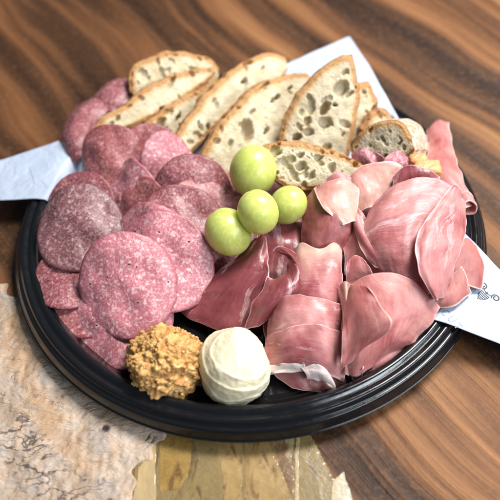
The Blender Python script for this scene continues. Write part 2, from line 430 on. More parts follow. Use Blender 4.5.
patch('resin_inlay', [(333, 479), (344, 472), (352, 500), (362, 560), (335, 560), (331, 500)], .06, .02, .08, PALER, .06, .08)

# ------------------------------------------------------------------ the tray
def lathe(prof, n=256):
    V = []; Fc = []
    for (r, z) in prof:
        for k in range(n):
            a = 2 * math.pi * k / n; V.append((r * math.cos(a), r * math.sin(a), z))
    for i in range(len(prof) - 1):
        for k in range(n):
            Fc.append((i * n + k, i * n + (k + 1) % n, (i + 1) * n + (k + 1) % n, (i + 1) * n + k))
    Fc.append(tuple(range(n - 1, -1, -1))); m = (len(prof) - 1) * n
    Fc.append(tuple(range(m, m + n)))
    return V, Fc
def smoothprof(pts, k=5):
    P = np.array(pts, float); out = []
    for i in range(len(P) - 1):
        p0, p1, p2, p3 = P[max(i - 1, 0)], P[i], P[i + 1], P[min(i + 2, len(P) - 1)]
        for j in range(k):
            t_ = j / k
            out.append(.5 * ((2 * p1) + (-p0 + p2) * t_ + (2 * p0 - 5 * p1 + 4 * p2 - p3) * t_ ** 2 + (-p0 + 3 * p1 - 3 * p2 + p3) * t_ ** 3))
    out.append(P[-1]); return out
prof = [(.02, .42), (6, .42), (11.8, .42), (12.4, .44), (12.8, .60), (13.12, 1.05), (13.38, 1.60), (13.52, 1.80), (13.68, 1.90), (13.82, 1.90), (13.95, 1.82), (14.05, 1.76), (14.16, 1.80), (14.30, 1.86), (14.44, 1.82),
        (14.54, 1.68), (14.64, 1.58), (14.74, 1.56), (14.82, 1.50), (14.90, 1.36), (14.98, 1.16), (15.03, 1.04), (15.08, .99), (15.13, .96), (15.12, .90), (15.0, .90), (14.92, .95), (14.82, 1.20), (14.55, 1.45), (14.3, 1.70),
        (13.9, 1.66), (13.65, 1.70), (13.3, 1.25), (12.9, .45), (12.6, .10), (12.2, .06), (11.7, .14), (11, .28), (6, .28), (.02, .28)]
v, f = lathe(smoothprof(prof, 4)); f = f[:]
tray = bpy.data.objects.new('serving_tray', None); COL.objects.link(tray); tray.location = (0, 0, .06 * S)
isrim = [np.mean([math.hypot(v[x][0], v[x][1]) for x in q]) > 13.45 and len(q) == 4 for q in f]
part_of('dish', v, [q for q, k in zip(f, isrim) if not k], PLASTIC, tray); part_of('rim', v, [q for q, k in zip(f, isrim) if k], PLASTIC, tray)
tag(tray, 'round glossy black plastic tray with a ribbed rim, carrying all the food', 'tray')

# ------------------------------------------------------------------ the paper under the food
def paper_z(r, x=0, y=0):
    pr = np.array([0, 12.0, 12.7, 13.1, 13.5, 14.2, 14.6, 15.4, 18, 24, 60]); pz = np.array([.50, .50, .72, 1.5, 2.0, 2.04, 2.0, 1.86, 1.5, .9, .5])
    return np.interp(r, pr, pz)
def paper_h(x, y):
    r = math.hypot(x, y)
    z = float(paper_z(r)) + (.16 * N3(x * .16, y * .16, 5) + .10 * abs(N3(x * .35 + 3, y * .35, 2))) * min(1, max(0, (r - 13.4) / 1.5))
    if y > 9: z += .55 * min(1, (y - 9) / 5)
    return z
def edge_line(pts, k):
    Q = np.array([W(a, b, z)[:2] for a, b, z in pts]); s_ = np.r_[0, np.cumsum(np.linalg.norm(np.diff(Q, axis=0), axis=1))]
    t_ = np.linspace(0, s_[-1], k); L_ = np.stack([np.interp(t_, s_, Q[:, 0]), np.interp(t_, s_, Q[:, 1])], 1)
    for _ in range(6): L_[1:-1] = .25 * L_[:-2] + .5 * L_[1:-1] + .25 * L_[2:]
    return L_
NP = 240
EL = edge_line([(350, 27, 2.5), (284, 68, 2.4), (150, 116, 2.0), (65, 139, 1.9), (-95, 184, 1.3), (-125, 200, 1.2)], NP); ER = edge_line([(350, 27, 2.5), (464, 232, 2.05), (500, 271, 1.8), (612, 386, 1.0)], NP)
EB = edge_line([(-125, 200, 1.2), (50, 200, 1.95), (250, 262, .5), (440, 322, 2.0), (612, 386, 1.0)], NP)
G = np.zeros((NP, NP, 2))
for i in range(NP):
    t_ = i / (NP - 1)
    for j in range(NP):
        q = j / (NP - 1)
        G[i, j] = (1 - q) * EL[i] + q * ER[i] + t_ * EB[j] + (1 - t_) * EL[0] - ((1 - t_) * EL[0] + t_ * ((1 - q) * EB[0] + q * EB[-1]))
Pn = G.reshape(-1, 2)
V = np.array([(x, y, paper_h(x, y)) for x, y in Pn])
Fi = np.array(gridfaces(NP, NP)[NP - 1:])
# closed thin sheet
n0 = len(V); V2 = np.concatenate([V, V - np.array([0, 0, .03])])
from collections import Counter
ec = Counter(); eo = {}
for q in Fi:
    for a, b in zip(q, np.roll(q, -1)):
        ec[(min(a, b), max(a, b))] += 1; eo[(min(a, b), max(a, b))] = (a, b)
side = [(eo[e][1], eo[e][0], eo[e][0] + n0, eo[e][1] + n0) for e, c_ in ec.items() if c_ == 1]
paper = build('paper_liner', V2, [tuple(q) for q in Fi] + [tuple(q[::-1] + n0) for q in Fi] + side, [PAPER])
tag(paper, 'white printed deli paper under the food, its corners sticking out over the tray rim', 'paper')

# print and one painted crease on the paper: flat ink shapes laid on the sheet
def print_on(name, px, py, ang, size, tris2d, mat):
    c0 = W(px, py, 2.0); ca, sa = math.cos(ang), math.sin(ang); V = []; Fc = []
    for poly_ in tris2d:
        b = len(V)
        for (x, y) in poly_:
            X_ = c0[0] + size * (x * ca - y * sa); Y_ = c0[1] + size * (x * sa + y * ca)
            V.append((X_, Y_, paper_h(X_, Y_) + .012))
        Fc.append(tuple(range(b, b + len(poly_))))
    return build(name, V, Fc, [mat], paper, smooth=False)
def stroke(pts, wd):
    out = []
    for (a, b) in zip(pts[:-1], pts[1:]):
        dx, dy = b[0] - a[0], b[1] - a[1]; l = math.hypot(dx, dy) or 1; nx, ny = -dy / l * wd / 2, dx / l * wd / 2
        ex, ey = dx / l * wd * .25, dy / l * wd * .25
        out.append([(a[0] + nx - ex, a[1] + ny - ey), (a[0] - nx - ex, a[1] - ny - ey), (b[0] - nx + ex, b[1] - ny + ey), (b[0] + nx + ex, b[1] + ny + ey)])
    return out
def spiral(cx, cy, r, s, a0, turns=1.25):
    return [(cx + r * (1 - .62 * k / 22) * math.cos(a0 + s * k / 22 * turns * 2 * math.pi), cy + r * (1 - .62 * k / 22) * math.sin(a0 + s * k / 22 * turns * 2 * math.pi)) for k in range(23)]
bee = []
bee += stroke(spiral(-.70, .50, .34, 1, -1.0), .11) + stroke(spiral(.70, .50, .34, -1, math.pi + 1.0), .11)      # curled wings
bee += stroke([(-.42, .34), (0, .18)], .07) + stroke([(.42, .34), (0, .18)], .07)
for k in range(5):                                                                                            # striped pointed body
    y = .08 - k * .17; h = .40 * math.cos((k - .8) * .36)
    bee += stroke([(-h, y), (0, y - .05), (h, y)], .085)
bee += stroke([(-.40, .08), (-.34, -.35), (0, -.82), (.34, -.35), (.40, .08)], .05)
bee += [[(.13 * math.cos(k * .7854), .24 + .12 * math.sin(k * .7854)) for k in range(8)]]
print_on('printed_bee', 485, 294, math.radians(-60), .72, bee, INK)
CUT = []
CUT += stroke([(-.95, .3), (-1.15, .42), (-1.4, .3), (-1.5, 0), (-1.4, -.3), (-1.15, -.42), (-.95, -.3)], .10)
CUT += stroke([(-.45, .42), (-.45, -.2), (-.3, -.4), (-.05, -.4), (.1, -.2), (.1, .42)], .10)
CUT += stroke([(.5, .42), (1.1, .42)], .10) + stroke([(.8, .42), (.8, -.42)], .10)
print_on('printed_letters', 453, 321, math.radians(-62), .5, CUT, PALE_INK)
ln = []
rr = random.Random(4)
for row in range(3):
    x = -2.2
    while x < 2.2:
        l = rr.uniform(.12, .4); ln += stroke([(x, -row * .42), (x + l, -row * .42)], .05); x += l + .1
print_on('print_and_crease_lines', 318, 63, math.radians(38), .7, ln, PALE_INK)
print_on('print_and_crease_lines', 31, 174, math.radians(-68), .9, stroke([(-1.2, 0), (-.4, .05), (.5, .02), (1.3, .0)], .035), PALE_INK)  # crease in the sheet, its shade line painted as a flat grey stroke

# ------------------------------------------------------------------ sliced meats
SAL_GROUP = 'salami slices fanned on the left of the tray'
def slab(Vt, off, nr, nc, close=False):   # Vt: (nr*nc,3) top grid, off: per-vertex offset vectors -> closed sheet
    n0 = nr * nc
    V = np.concatenate([Vt, Vt + off]); Fc = []; mi = []
    for i in range(nr - 1):
        for j in range(nc - 1 + (1 if close else 0)):
            a, b, c_, d_ = i * nc + j, i * nc + (j + 1) % nc, (i + 1) * nc + (j + 1) % nc, (i + 1) * nc + j
            Fc.append((a, b, c_, d_)); Fc.append((d_ + n0, c_ + n0, b + n0, a + n0)); mi += [0, 0]
    return V, Fc, mi
def salami(px, py, z, R, az, el, mat, label, seed, bend=0.0, bdir=0.0, wave=.12, name='salami_slice', thick=.16, ex=1.0):
    rr = random.Random(seed); n = nrm(az, el); P0 = W(px, py, z)
    e1 = np.cross([0, 0, 1.0], n); e1 /= np.linalg.norm(e1); e2 = np.cross(n, e1)
    nr, nc = 26, 110; Vt = np.zeros((nr * nc, 3)); s0 = rr.uniform(0, 50)
    b = math.radians(bdir)
    def pt(r, a):
        u, v_ = r * math.cos(a) * ex, r * math.sin(a)
        s_, q = u * math.cos(b) + v_ * math.sin(b), -u * math.sin(b) + v_ * math.cos(b)
        if abs(bend) > 1e-4:
            h = -(1 - math.cos(bend * s_)) / bend; s2 = math.sin(bend * s_) / bend
        else: h = 0; s2 = s_
        u, v_ = s2 * math.cos(b) - q * math.sin(b), s2 * math.sin(b) + q * math.cos(b)
        h += wave * (r / R) ** 1.5 * 2.6 * N3(math.cos(a) * 1.0 + s0, math.sin(a) * 1.0, r * .25) + .45 * wave * N3(u * .7 + s0, v_ * .7, 4) * 2 + .035 * fbm(u * 1.6 + s0, v_ * 1.6, 1, 3) + .02 * N3(u * 5, v_ * 5, s0)
        return u, v_, h
    for i in range(nr):
        for j in range(nc):
            a = 2 * math.pi * j / nc
            Rr = R * (1 + .07 * N3(math.cos(a) * 1.1 + s0, math.sin(a) * 1.1, 7) + .012 * N3(math.cos(a) * 6, math.sin(a) * 6, s0))
            r = Rr * (1 - (i / (nr - 1)) ** 1.0 * .999)
            u, v_, h = pt(r, a)
            Vt[i * nc + j] = P0 + u * e1 + v_ * e2 + h * n
            if i == 0: Vt[j] -= n * thick * .35
    V, Fc, mi = slab(Vt, -n * thick * np.where(np.arange(nr * nc) < nc, .3, 1.0)[:, None], nr, nc, True)
    n0 = nr * nc
    for j in range(nc): Fc.append((j, j + n0, (j + 1) % nc + n0, (j + 1) % nc)); mi.append(0)
    Fc.append(tuple((nr - 1) * nc + k for k in range(nc))); Fc.append(tuple(n0 + (nr - 1) * nc + k for k in range(nc - 1, -1, -1))); mi += [0, 0]
    ed = np.zeros((nr, nc)); ed[0] = 1; ed[1] = .8; ed[2] = .25; ed = np.tile(ed.ravel(), 2)
    o = build(name, V, Fc, [mat], mi=mi, cols=dict(edge=ed))
    print('SALAMI', label[:40], 'z', round(V[:, 2].min(), 2), round(V[:, 2].max(), 2))
    return tag(o, label, 'salami', SAL_GROUP)

salami(150, 152, 2.2, 2.0, -80, 40, SAL_RED, 'dark red sliver of salami between the folded slice and the bread', 13, .1, 0)
salami(170, 160, 3.0, 2.0, -50, 48, SAL_PINK, 'bright pink salami slice standing upright against the bread, above the fan', 14, .25, 0)
salami(109, 166, 3.0, 2.85, -105, 50, SAL_RED, 'broad red salami slice below the left end of the bread, right edge folded back', 15, .32, 10, .25)
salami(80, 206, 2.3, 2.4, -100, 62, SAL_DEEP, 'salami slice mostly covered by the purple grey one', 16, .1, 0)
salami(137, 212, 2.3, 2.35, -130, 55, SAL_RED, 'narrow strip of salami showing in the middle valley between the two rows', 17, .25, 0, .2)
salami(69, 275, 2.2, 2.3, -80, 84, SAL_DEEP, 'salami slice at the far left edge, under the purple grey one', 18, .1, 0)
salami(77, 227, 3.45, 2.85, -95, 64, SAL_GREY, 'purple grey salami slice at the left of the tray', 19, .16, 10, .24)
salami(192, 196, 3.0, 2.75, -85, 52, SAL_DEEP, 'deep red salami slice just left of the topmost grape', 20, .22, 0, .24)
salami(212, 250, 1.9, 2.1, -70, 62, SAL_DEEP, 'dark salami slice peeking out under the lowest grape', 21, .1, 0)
salami(205, 215, 2.6, 2.6, -70, 60, SAL_RED, 'salami slice showing as a thin crescent between the deep red ones and the grapes', 41, .2, 30, .2)
salami(122, 192, 2.5, 2.3, -140, 48, SAL_PINK, 'pink salami slice standing on edge in the valley right of the folded red slice', 42, .3, 0, .25)
salami(146, 250, 2.9, 2.9, -110, 62, SAL_PINK, 'pink salami slice with only its left edge showing, right of the purple grey one', 43, .15, 0, .2)
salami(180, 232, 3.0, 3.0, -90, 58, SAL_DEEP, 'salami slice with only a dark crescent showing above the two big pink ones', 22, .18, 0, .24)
salami(90, 300, 1.75, 2.3, -95, 78, SAL_RED, 'salami slice peeking out left of the big front slice', 23, .1, 0)
salami(121, 317, 1.95, 3.0, -98, 64, SAL_PINK, 'lowest salami slice, sticking out below the big front one towards the tray rim', 24, .14, 0, .2)
salami(162, 262, 3.35, 3.05, -95, 62, SAL_PINK, 'second big pink salami slice, partly under the front one and left of the lowest grape', 25, .14, 0, .26)
salami(125, 284, 3.3, 3.05, -98, 60, SAL_PINK, 'big pink salami slice lying on top at the front of the fan', 26, .15, 20, .22)

def spline_grid(C, n, m):
    C = np.array(C, float)
    def up(A, k):             # Catmull-Rom along axis 0
        R_, out = A.shape[0], []
        ts = np.linspace(0, R_ - 1, k)
        for t_ in ts:
            i = min(int(t_), R_ - 2); s_ = t_ - i
            p1, p2 = A[i], A[i + 1]
            p0 = A[i - 1] if i > 0 else 2 * p1 - p2
            p3 = A[i + 2] if i + 2 < R_ else 2 * p2 - p1
            out.append(.5 * (2 * p1 + (p2 - p0) * s_ + (2 * p0 - 5 * p1 + 4 * p2 - p3) * s_ ** 2 + (-p0 + 3 * p1 - 3 * p2 + p3) * s_ ** 3))
        return np.array(out)
    A = up(C, n); return up(A.transpose(1, 0, 2), m).transpose(1, 0, 2)
def sheet_mesh(C, seed, swap=False, rip=.075, n=72, m=72, thick=.07, fray=.09, tip=0.0):
    P = np.array([[W(*q) for q in row] for row in C])
    G = spline_grid(P, n, m)
    du = np.gradient(G, axis=0); dv = np.gradient(G, axis=1); Nn = np.cross(du, dv); Nn /= (np.linalg.norm(Nn, axis=2, keepdims=True) + 1e-9)
    if Nn[..., 2].mean() < 0: Nn = -Nn
    su = np.linalg.norm(du, axis=2).mean(1).cumsum(); sv = np.linalg.norm(dv, axis=2).mean(0).cumsum()
    uv = np.zeros((n, m, 2)); s0 = seed * 3.7
    for i in range(n):
        for j in range(m):
            a, b = su[i], sv[j]; uv[i, j] = (a + s0, b + s0 * .3)
            e = min(i / 8, (n - 1 - i) / 8, 1) * min(j / 8, (m - 1 - j) / 8, 1)
            h = rip * (N3(a * .5 + s0, b * .7, 0) * 1.8 + .55 * N3(a * 1.3 + s0, b * 1.6, 3) + .16 * N3(a * 3.5, b * 3.5, s0))
            G[i, j] += Nn[i, j] * h
            if e < 1:
                k = (1 - e) * fray
                G[i, j] += k * np.array([N3(a * 1.3, b * 1.3, s0), N3(a * 1.3, b * 1.3, s0 + 9), 1.6 * N3(a * 1.1, b * 1.1, s0 + 5)])
    di = np.minimum(su, su[-1] - su)[:, None]; dj = np.minimum(sv - sv[0], sv[-1] - sv)[None, :]
    E_ = np.clip(1 - np.minimum(di, dj) / .15, 0, 1)
    th = np.full((n, m, 1), thick)
    V, Fc, mi = slab(G.reshape(-1, 3), (-Nn * th).reshape(-1, 3), n, m)
    n0 = n * m; bd = [j for j in range(m)] + [i * m + m - 1 for i in range(1, n)] + [(n - 1) * m + j for j in range(m - 2, -1, -1)] + [i * m for i in range(n - 2, 0, -1)]
    for a, b in zip(bd, bd[1:] + bd[:1]): Fc.append((a, a + n0, b + n0, b)); mi.append(1)
    uvf = uv.reshape(-1, 2)
    if swap: uvf = uvf[:, ::-1] * np.array([1, 1.0])
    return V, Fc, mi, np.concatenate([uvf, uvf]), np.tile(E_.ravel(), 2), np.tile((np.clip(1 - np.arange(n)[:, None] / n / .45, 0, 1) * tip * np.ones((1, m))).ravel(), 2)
def ham(label, grids, seed, mat, group='folded ham slices on the right of the tray', name='ham_slice', cat='cured ham', rim=None, parent=None, swaps=(), **kw):
    Vs, Fs, ms, us, es, ts = [], [], [], [], [], []; b = 0
    for k, g in enumerate(grids):
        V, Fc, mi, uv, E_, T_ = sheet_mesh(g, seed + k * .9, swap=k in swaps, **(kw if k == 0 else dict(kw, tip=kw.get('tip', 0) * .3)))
        Vs.append(V); Fs += [tuple(x + b for x in q) for q in Fc]; ms += mi; us.append(uv); es.append(E_); ts.append(T_); b += len(V)
    V = np.concatenate(Vs)
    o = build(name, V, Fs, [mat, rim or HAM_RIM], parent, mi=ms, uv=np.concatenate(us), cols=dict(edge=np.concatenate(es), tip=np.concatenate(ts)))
    if parent is None:
        tag(o, label, cat, group); print('HAM', label[:40], 'z', round(V[:, 2].min(), 2), round(V[:, 2].max(), 2))
    return o

ham('rear left folded salami roll curving beside the tip of the long thin bread', [[[(66, 160, 1.4), (73, 162, 1.9), (82, 158, 2.1), (88, 152, 2.0)], [(60, 144, 1.9), (70, 138, 2.9), (83, 136, 2.9), (94, 136, 2.3)], [(64, 122, 1.9), (75, 114, 2.9), (88, 112, 3.0), (102, 118, 2.4)], [(76, 106, 1.9), (88, 101, 2.5), (100, 99, 2.8), (114, 106, 2.6)]]],
    31, SAL_DEEP, name='salami_slice', cat='salami', group=SAL_GROUP, rim=SAL_DEEP, rip=.10, thick=.16)
ham('farthest salami slice, folded behind the long thin bread at the back left', [[[(84, 110, 1.9), (97, 112, 2.4), (112, 113, 2.4), (122, 114, 2.2)], [(92, 96, 2.0), (104, 93, 3.0), (119, 96, 3.0), (132, 104, 2.5)], [(107, 84, 2.0), (118, 79, 2.9), (130, 82, 3.1), (142, 94, 2.6)], [(122, 79, 1.8), (129, 77, 2.2), (137, 79, 2.4), (144, 88, 2.2)]]],
    32, SAL_DEEP, name='salami_slice', cat='salami', group=SAL_GROUP, rim=SAL_DEEP, rip=.10, thick=.16)
# under layers first
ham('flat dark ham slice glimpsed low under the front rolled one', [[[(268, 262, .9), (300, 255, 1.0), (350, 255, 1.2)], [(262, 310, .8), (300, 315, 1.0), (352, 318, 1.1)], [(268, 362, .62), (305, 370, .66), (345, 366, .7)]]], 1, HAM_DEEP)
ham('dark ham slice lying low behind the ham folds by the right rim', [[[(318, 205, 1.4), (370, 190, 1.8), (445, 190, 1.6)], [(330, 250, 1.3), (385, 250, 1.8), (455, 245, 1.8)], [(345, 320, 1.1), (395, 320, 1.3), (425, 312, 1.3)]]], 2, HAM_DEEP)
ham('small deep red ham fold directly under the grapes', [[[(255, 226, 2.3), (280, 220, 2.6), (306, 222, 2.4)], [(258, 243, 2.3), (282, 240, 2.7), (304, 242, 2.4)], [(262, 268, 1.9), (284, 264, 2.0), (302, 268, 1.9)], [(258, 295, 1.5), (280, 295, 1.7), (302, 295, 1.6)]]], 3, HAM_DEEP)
# left dark folded slice with its curled right half
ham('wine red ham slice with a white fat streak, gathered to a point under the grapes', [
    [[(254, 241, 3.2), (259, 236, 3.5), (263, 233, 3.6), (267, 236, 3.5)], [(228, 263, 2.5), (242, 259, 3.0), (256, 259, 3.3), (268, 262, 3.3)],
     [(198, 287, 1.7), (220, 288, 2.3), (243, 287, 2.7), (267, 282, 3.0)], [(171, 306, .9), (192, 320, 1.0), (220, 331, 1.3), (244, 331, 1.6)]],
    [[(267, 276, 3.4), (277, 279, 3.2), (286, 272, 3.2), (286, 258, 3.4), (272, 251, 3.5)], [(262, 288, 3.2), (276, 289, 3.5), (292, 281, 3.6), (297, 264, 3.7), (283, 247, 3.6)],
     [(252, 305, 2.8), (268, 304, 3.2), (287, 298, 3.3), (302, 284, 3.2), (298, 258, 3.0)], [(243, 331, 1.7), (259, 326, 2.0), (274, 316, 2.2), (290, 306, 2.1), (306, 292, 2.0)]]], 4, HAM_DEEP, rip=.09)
# tall one behind
ham('tall rolled ham slice standing right of the grapes, below the front bread slice', [
    [[(303, 200, 3.6), (315, 188, 4.4), (332, 181, 4.8), (347, 181, 4.7), (358, 189, 4.1)], [(303, 214, 3.3), (316, 209, 4.2), (332, 206, 4.6), (346, 205, 4.5), (357, 209, 3.9)],
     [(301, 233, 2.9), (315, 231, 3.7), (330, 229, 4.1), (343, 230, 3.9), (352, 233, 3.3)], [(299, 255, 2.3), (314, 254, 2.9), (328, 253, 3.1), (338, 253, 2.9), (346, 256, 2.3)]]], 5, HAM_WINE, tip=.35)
ham('pale flap of ham folded over the top of the tall rolled one', [
    [[(313, 188, 4.5), (330, 180, 4.95), (346, 179, 4.9), (359, 188, 4.4)], [(321, 205, 4.65), (334, 200, 4.85), (346, 199, 4.75), (358, 203, 4.2)], [(341, 224, 4.3), (345, 224, 4.3), (350, 223, 4.15), (355, 222, 3.9)]]], 6, HAM_PALE)
ham('tiny pink end of ham poking up behind the tall rolled one', [
    [[(326, 178, 4.2), (338, 172, 4.5), (352, 178, 4.2)], [(326, 186, 3.9), (340, 184, 4.2), (354, 188, 3.9)], [(328, 195, 3.2), (340, 195, 3.4), (354, 198, 3.2)]]], 7, HAM_ROSE, n=30, m=30)
# arch behind the big fold
ham('arched ham loop behind the biggest fold, open towards the tray front', [
    [[(344, 190, 3.6), (353, 173, 4.4), (371, 163, 4.8), (396, 162, 4.8), (414, 176, 4.3)], [(351, 196, 3.7), (362, 184, 4.2), (378, 178, 4.3), (397, 179, 4.3), (411, 188, 3.8)],
     [(353, 214, 3.3), (366, 209, 3.6), (380, 206, 3.6), (394, 203, 3.5), (408, 202, 3.3)]]], 8, HAM_PALE)
# crumple in the middle
ham('crumpled ham folds squeezed between the tall roll and the biggest fold', [
    [[(350, 204, 3.5), (359, 210, 3.8), (368, 222, 3.9)], [(345, 228, 3.1), (357, 232, 3.6), (372, 242, 3.8)], [(344, 252, 2.8), (360, 258, 3.2), (384, 264, 3.6)], [(344, 276, 2.3), (364, 282, 2.6), (393, 280, 3.0)]],
    [[(353, 212, 4.1), (357, 212, 4.2), (362, 216, 4.1)], [(355, 232, 3.8), (361, 234, 4.1), (369, 236, 4.1)], [(362, 250, 3.7), (371, 251, 4.0), (382, 252, 4.1)], [(374, 268, 3.5), (384, 269, 3.7), (394, 276, 3.7)]],
    [[(347, 262, 3.3), (356, 255, 3.6), (366, 262, 3.7)], [(346, 274, 3.1), (357, 268, 3.5), (372, 272, 3.6)], [(347, 286, 2.7), (359, 283, 3.0), (378, 284, 3.1)]]], 9, HAM_ROSE, n=48, m=48)
# biggest fold
ham('biggest ham fold, a wide rosy sheet whose right side curls over like a petal', [
    [[(372, 207, 4.2), (390, 187, 5.1), (414, 179, 5.5), (438, 178, 5.5), (455, 186, 5.35)], [(363, 226, 4.1), (384, 212, 4.9), (408, 204, 5.3), (430, 202, 5.2), (446, 205, 5.0)],
     [(365, 246, 3.9), (382, 238, 4.6), (402, 234, 5.0), (418, 231, 4.9), (429, 230, 4.6)], [(376, 264, 3.6), (390, 262, 4.2), (404, 262, 4.5), (415, 262, 4.4), (426, 260, 4.1)],
     [(388, 290, 2.8), (399, 294, 3.2), (411, 296, 3.4), (421, 296, 3.4), (434, 292, 3.1)]],
    [[(453, 184, 5.45), (457, 187, 5.4), (461, 194, 5.0), (464, 202, 4.4)], [(432, 211, 5.5), (445, 211, 5.5), (457, 215, 5.0), (467, 224, 4.0)],
     [(416, 239, 5.4), (431, 239, 5.5), (448, 242, 4.9), (461, 250, 3.8)], [(419, 270, 5.0), (429, 270, 5.0), (442, 271, 4.4), (452, 273, 3.4)],
     [(435, 301, 3.7), (438, 301, 3.7), (441, 299, 3.4), (445, 296, 2.9)]]], 10, HAM_ROSE, n=80, m=80, swaps=(0,))
# right edge lobes
ham('tan ham slice hanging over the right rim onto the white paper', [
    [[(450, 250, 2.8), (466, 238, 2.8), (478, 246, 2.6)], [(450, 270, 2.7), (468, 264, 2.75), (485, 268, 2.45)], [(446, 288, 2.5), (464, 286, 2.5), (481, 290, 2.25)]]], 11, HAM_TAN, n=48, m=48)
ham('smaller tan ham lobe lying on the paper beside the printed bee', [
    [[(436, 292, 2.8), (450, 276, 3.0), (462, 266, 3.0)], [(436, 302, 2.7), (453, 292, 2.9), (469, 280, 2.8)], [(437, 308, 2.35), (455, 305, 2.45), (472, 292, 2.35)]]], 12, HAM_TAN, n=48, m=48)
# back right strip with curled end
ham('long pink ham strip along the back right rim, its near end rolled into a ring', [
    [[(426, 130, 2.0), (437, 120, 2.4), (449, 122, 2.3)], [(428, 147, 2.4), (441, 142, 2.8), (453, 146, 2.5)], [(426, 173, 3.0), (446, 168, 3.3), (461, 173, 2.7)], [(444, 197, 2.8), (461, 192, 3.1), (473, 199, 2.5)], [(460, 212, 2.4), (466, 207, 2.9), (476, 205, 2.5)]],
    [[(463, 206, 2.9), (470, 201, 3.1), (477, 206, 2.9), (475, 213, 2.5), (467, 214, 2.3), (462, 209, 2.5)], [(458, 197, 2.9), (465, 192, 3.1), (472, 197, 2.9), (470, 204, 2.5), (462, 205, 2.3), (457, 200, 2.5)]]], 13, HAM_PINK, n=50, m=50, rip=.04)
# front rolled column
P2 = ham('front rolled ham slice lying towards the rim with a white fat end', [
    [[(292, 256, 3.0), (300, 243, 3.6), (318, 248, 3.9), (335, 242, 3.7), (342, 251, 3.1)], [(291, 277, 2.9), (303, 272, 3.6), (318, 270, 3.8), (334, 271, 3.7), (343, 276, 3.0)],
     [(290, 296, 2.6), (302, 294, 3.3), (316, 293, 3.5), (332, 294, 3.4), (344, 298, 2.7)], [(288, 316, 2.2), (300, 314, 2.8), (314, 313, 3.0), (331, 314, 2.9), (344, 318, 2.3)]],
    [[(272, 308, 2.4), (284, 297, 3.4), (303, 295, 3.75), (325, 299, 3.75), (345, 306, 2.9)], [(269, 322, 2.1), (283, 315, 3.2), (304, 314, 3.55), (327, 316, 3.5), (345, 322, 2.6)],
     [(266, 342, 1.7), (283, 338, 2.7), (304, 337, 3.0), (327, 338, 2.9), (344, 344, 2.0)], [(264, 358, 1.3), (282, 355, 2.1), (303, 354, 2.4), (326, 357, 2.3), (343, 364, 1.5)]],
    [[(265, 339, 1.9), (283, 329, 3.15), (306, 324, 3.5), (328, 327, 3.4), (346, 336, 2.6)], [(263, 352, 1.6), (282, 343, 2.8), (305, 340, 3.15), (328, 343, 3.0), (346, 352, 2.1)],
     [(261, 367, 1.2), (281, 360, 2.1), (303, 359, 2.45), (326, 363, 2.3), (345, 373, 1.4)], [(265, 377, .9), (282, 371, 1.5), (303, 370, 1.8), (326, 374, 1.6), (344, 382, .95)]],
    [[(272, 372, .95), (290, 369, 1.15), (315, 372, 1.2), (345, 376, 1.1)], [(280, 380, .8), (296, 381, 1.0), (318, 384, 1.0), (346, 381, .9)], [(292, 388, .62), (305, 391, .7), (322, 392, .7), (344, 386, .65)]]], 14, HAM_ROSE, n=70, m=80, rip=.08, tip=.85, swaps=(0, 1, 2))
ham(None, [[[(260, 366, 1.32), (276, 363, 1.75), (288, 362, 2.1), (303, 362, 2.4)], [(261, 371, 1.15), (276, 368, 1.55), (288, 366, 1.9), (304, 367, 2.15)], [(263, 375, 1.05), (277, 372, 1.4), (288, 370, 1.65), (304, 371, 1.8)]],
          [[(299, 367, 2.0), (312, 366, 2.2), (326, 371, 2.1), (334, 378, 1.6)], [(303, 374, 1.75), (313, 373, 1.95), (325, 377, 1.8), (334, 383, 1.4)], [(308, 381, 1.2), (316, 381, 1.4), (325, 384, 1.3), (332, 387, 1.1)]]], 15, HAM_FAT, name='fat_end', rim=HAM_FAT, parent=P2, n=40, m=40, thick=.14, fray=.3)
ham('lowest thin ham layer sticking out under the cone of ham, nearest the rim', [
    [[(350, 350, 1.6), (385, 340, 1.9), (432, 318, 1.9)], [(350, 368, 1.3), (384, 360, 1.6), (424, 334, 1.6)], [(353, 380, 1.0), (386, 371, 1.2), (415, 350, 1.3)]]], 21, HAM_ROSE, n=40, m=60, rip=.10)
ham('narrow upright ham ruffle between the front roll and the cone of ham', [
    [[(341, 285, 3.4), (346, 282, 3.8), (351, 284, 3.6)], [(341, 315, 3.1), (346, 313, 3.5), (349, 315, 3.1)], [(341, 345, 2.4), (345, 345, 2.8), (348, 347, 2.4)], [(341, 372, 1.4), (345, 374, 1.7), (350, 376, 1.4)]]], 22, HAM_PALE, n=60, m=24, rip=.08)
ham('thin ham fold just visible behind the upper edge of the biggest fold', [
    [[(392, 178, 4.6), (405, 166, 5.0), (424, 168, 5.1), (440, 176, 4.8)], [(392, 188, 4.3), (406, 178, 4.7), (424, 178, 4.8), (440, 184, 4.5)], [(392, 200, 3.8), (406, 192, 4.0), (424, 192, 4.0), (440, 194, 4.0)]]], 23, HAM_DEEP, n=40, m=50, rip=.08)
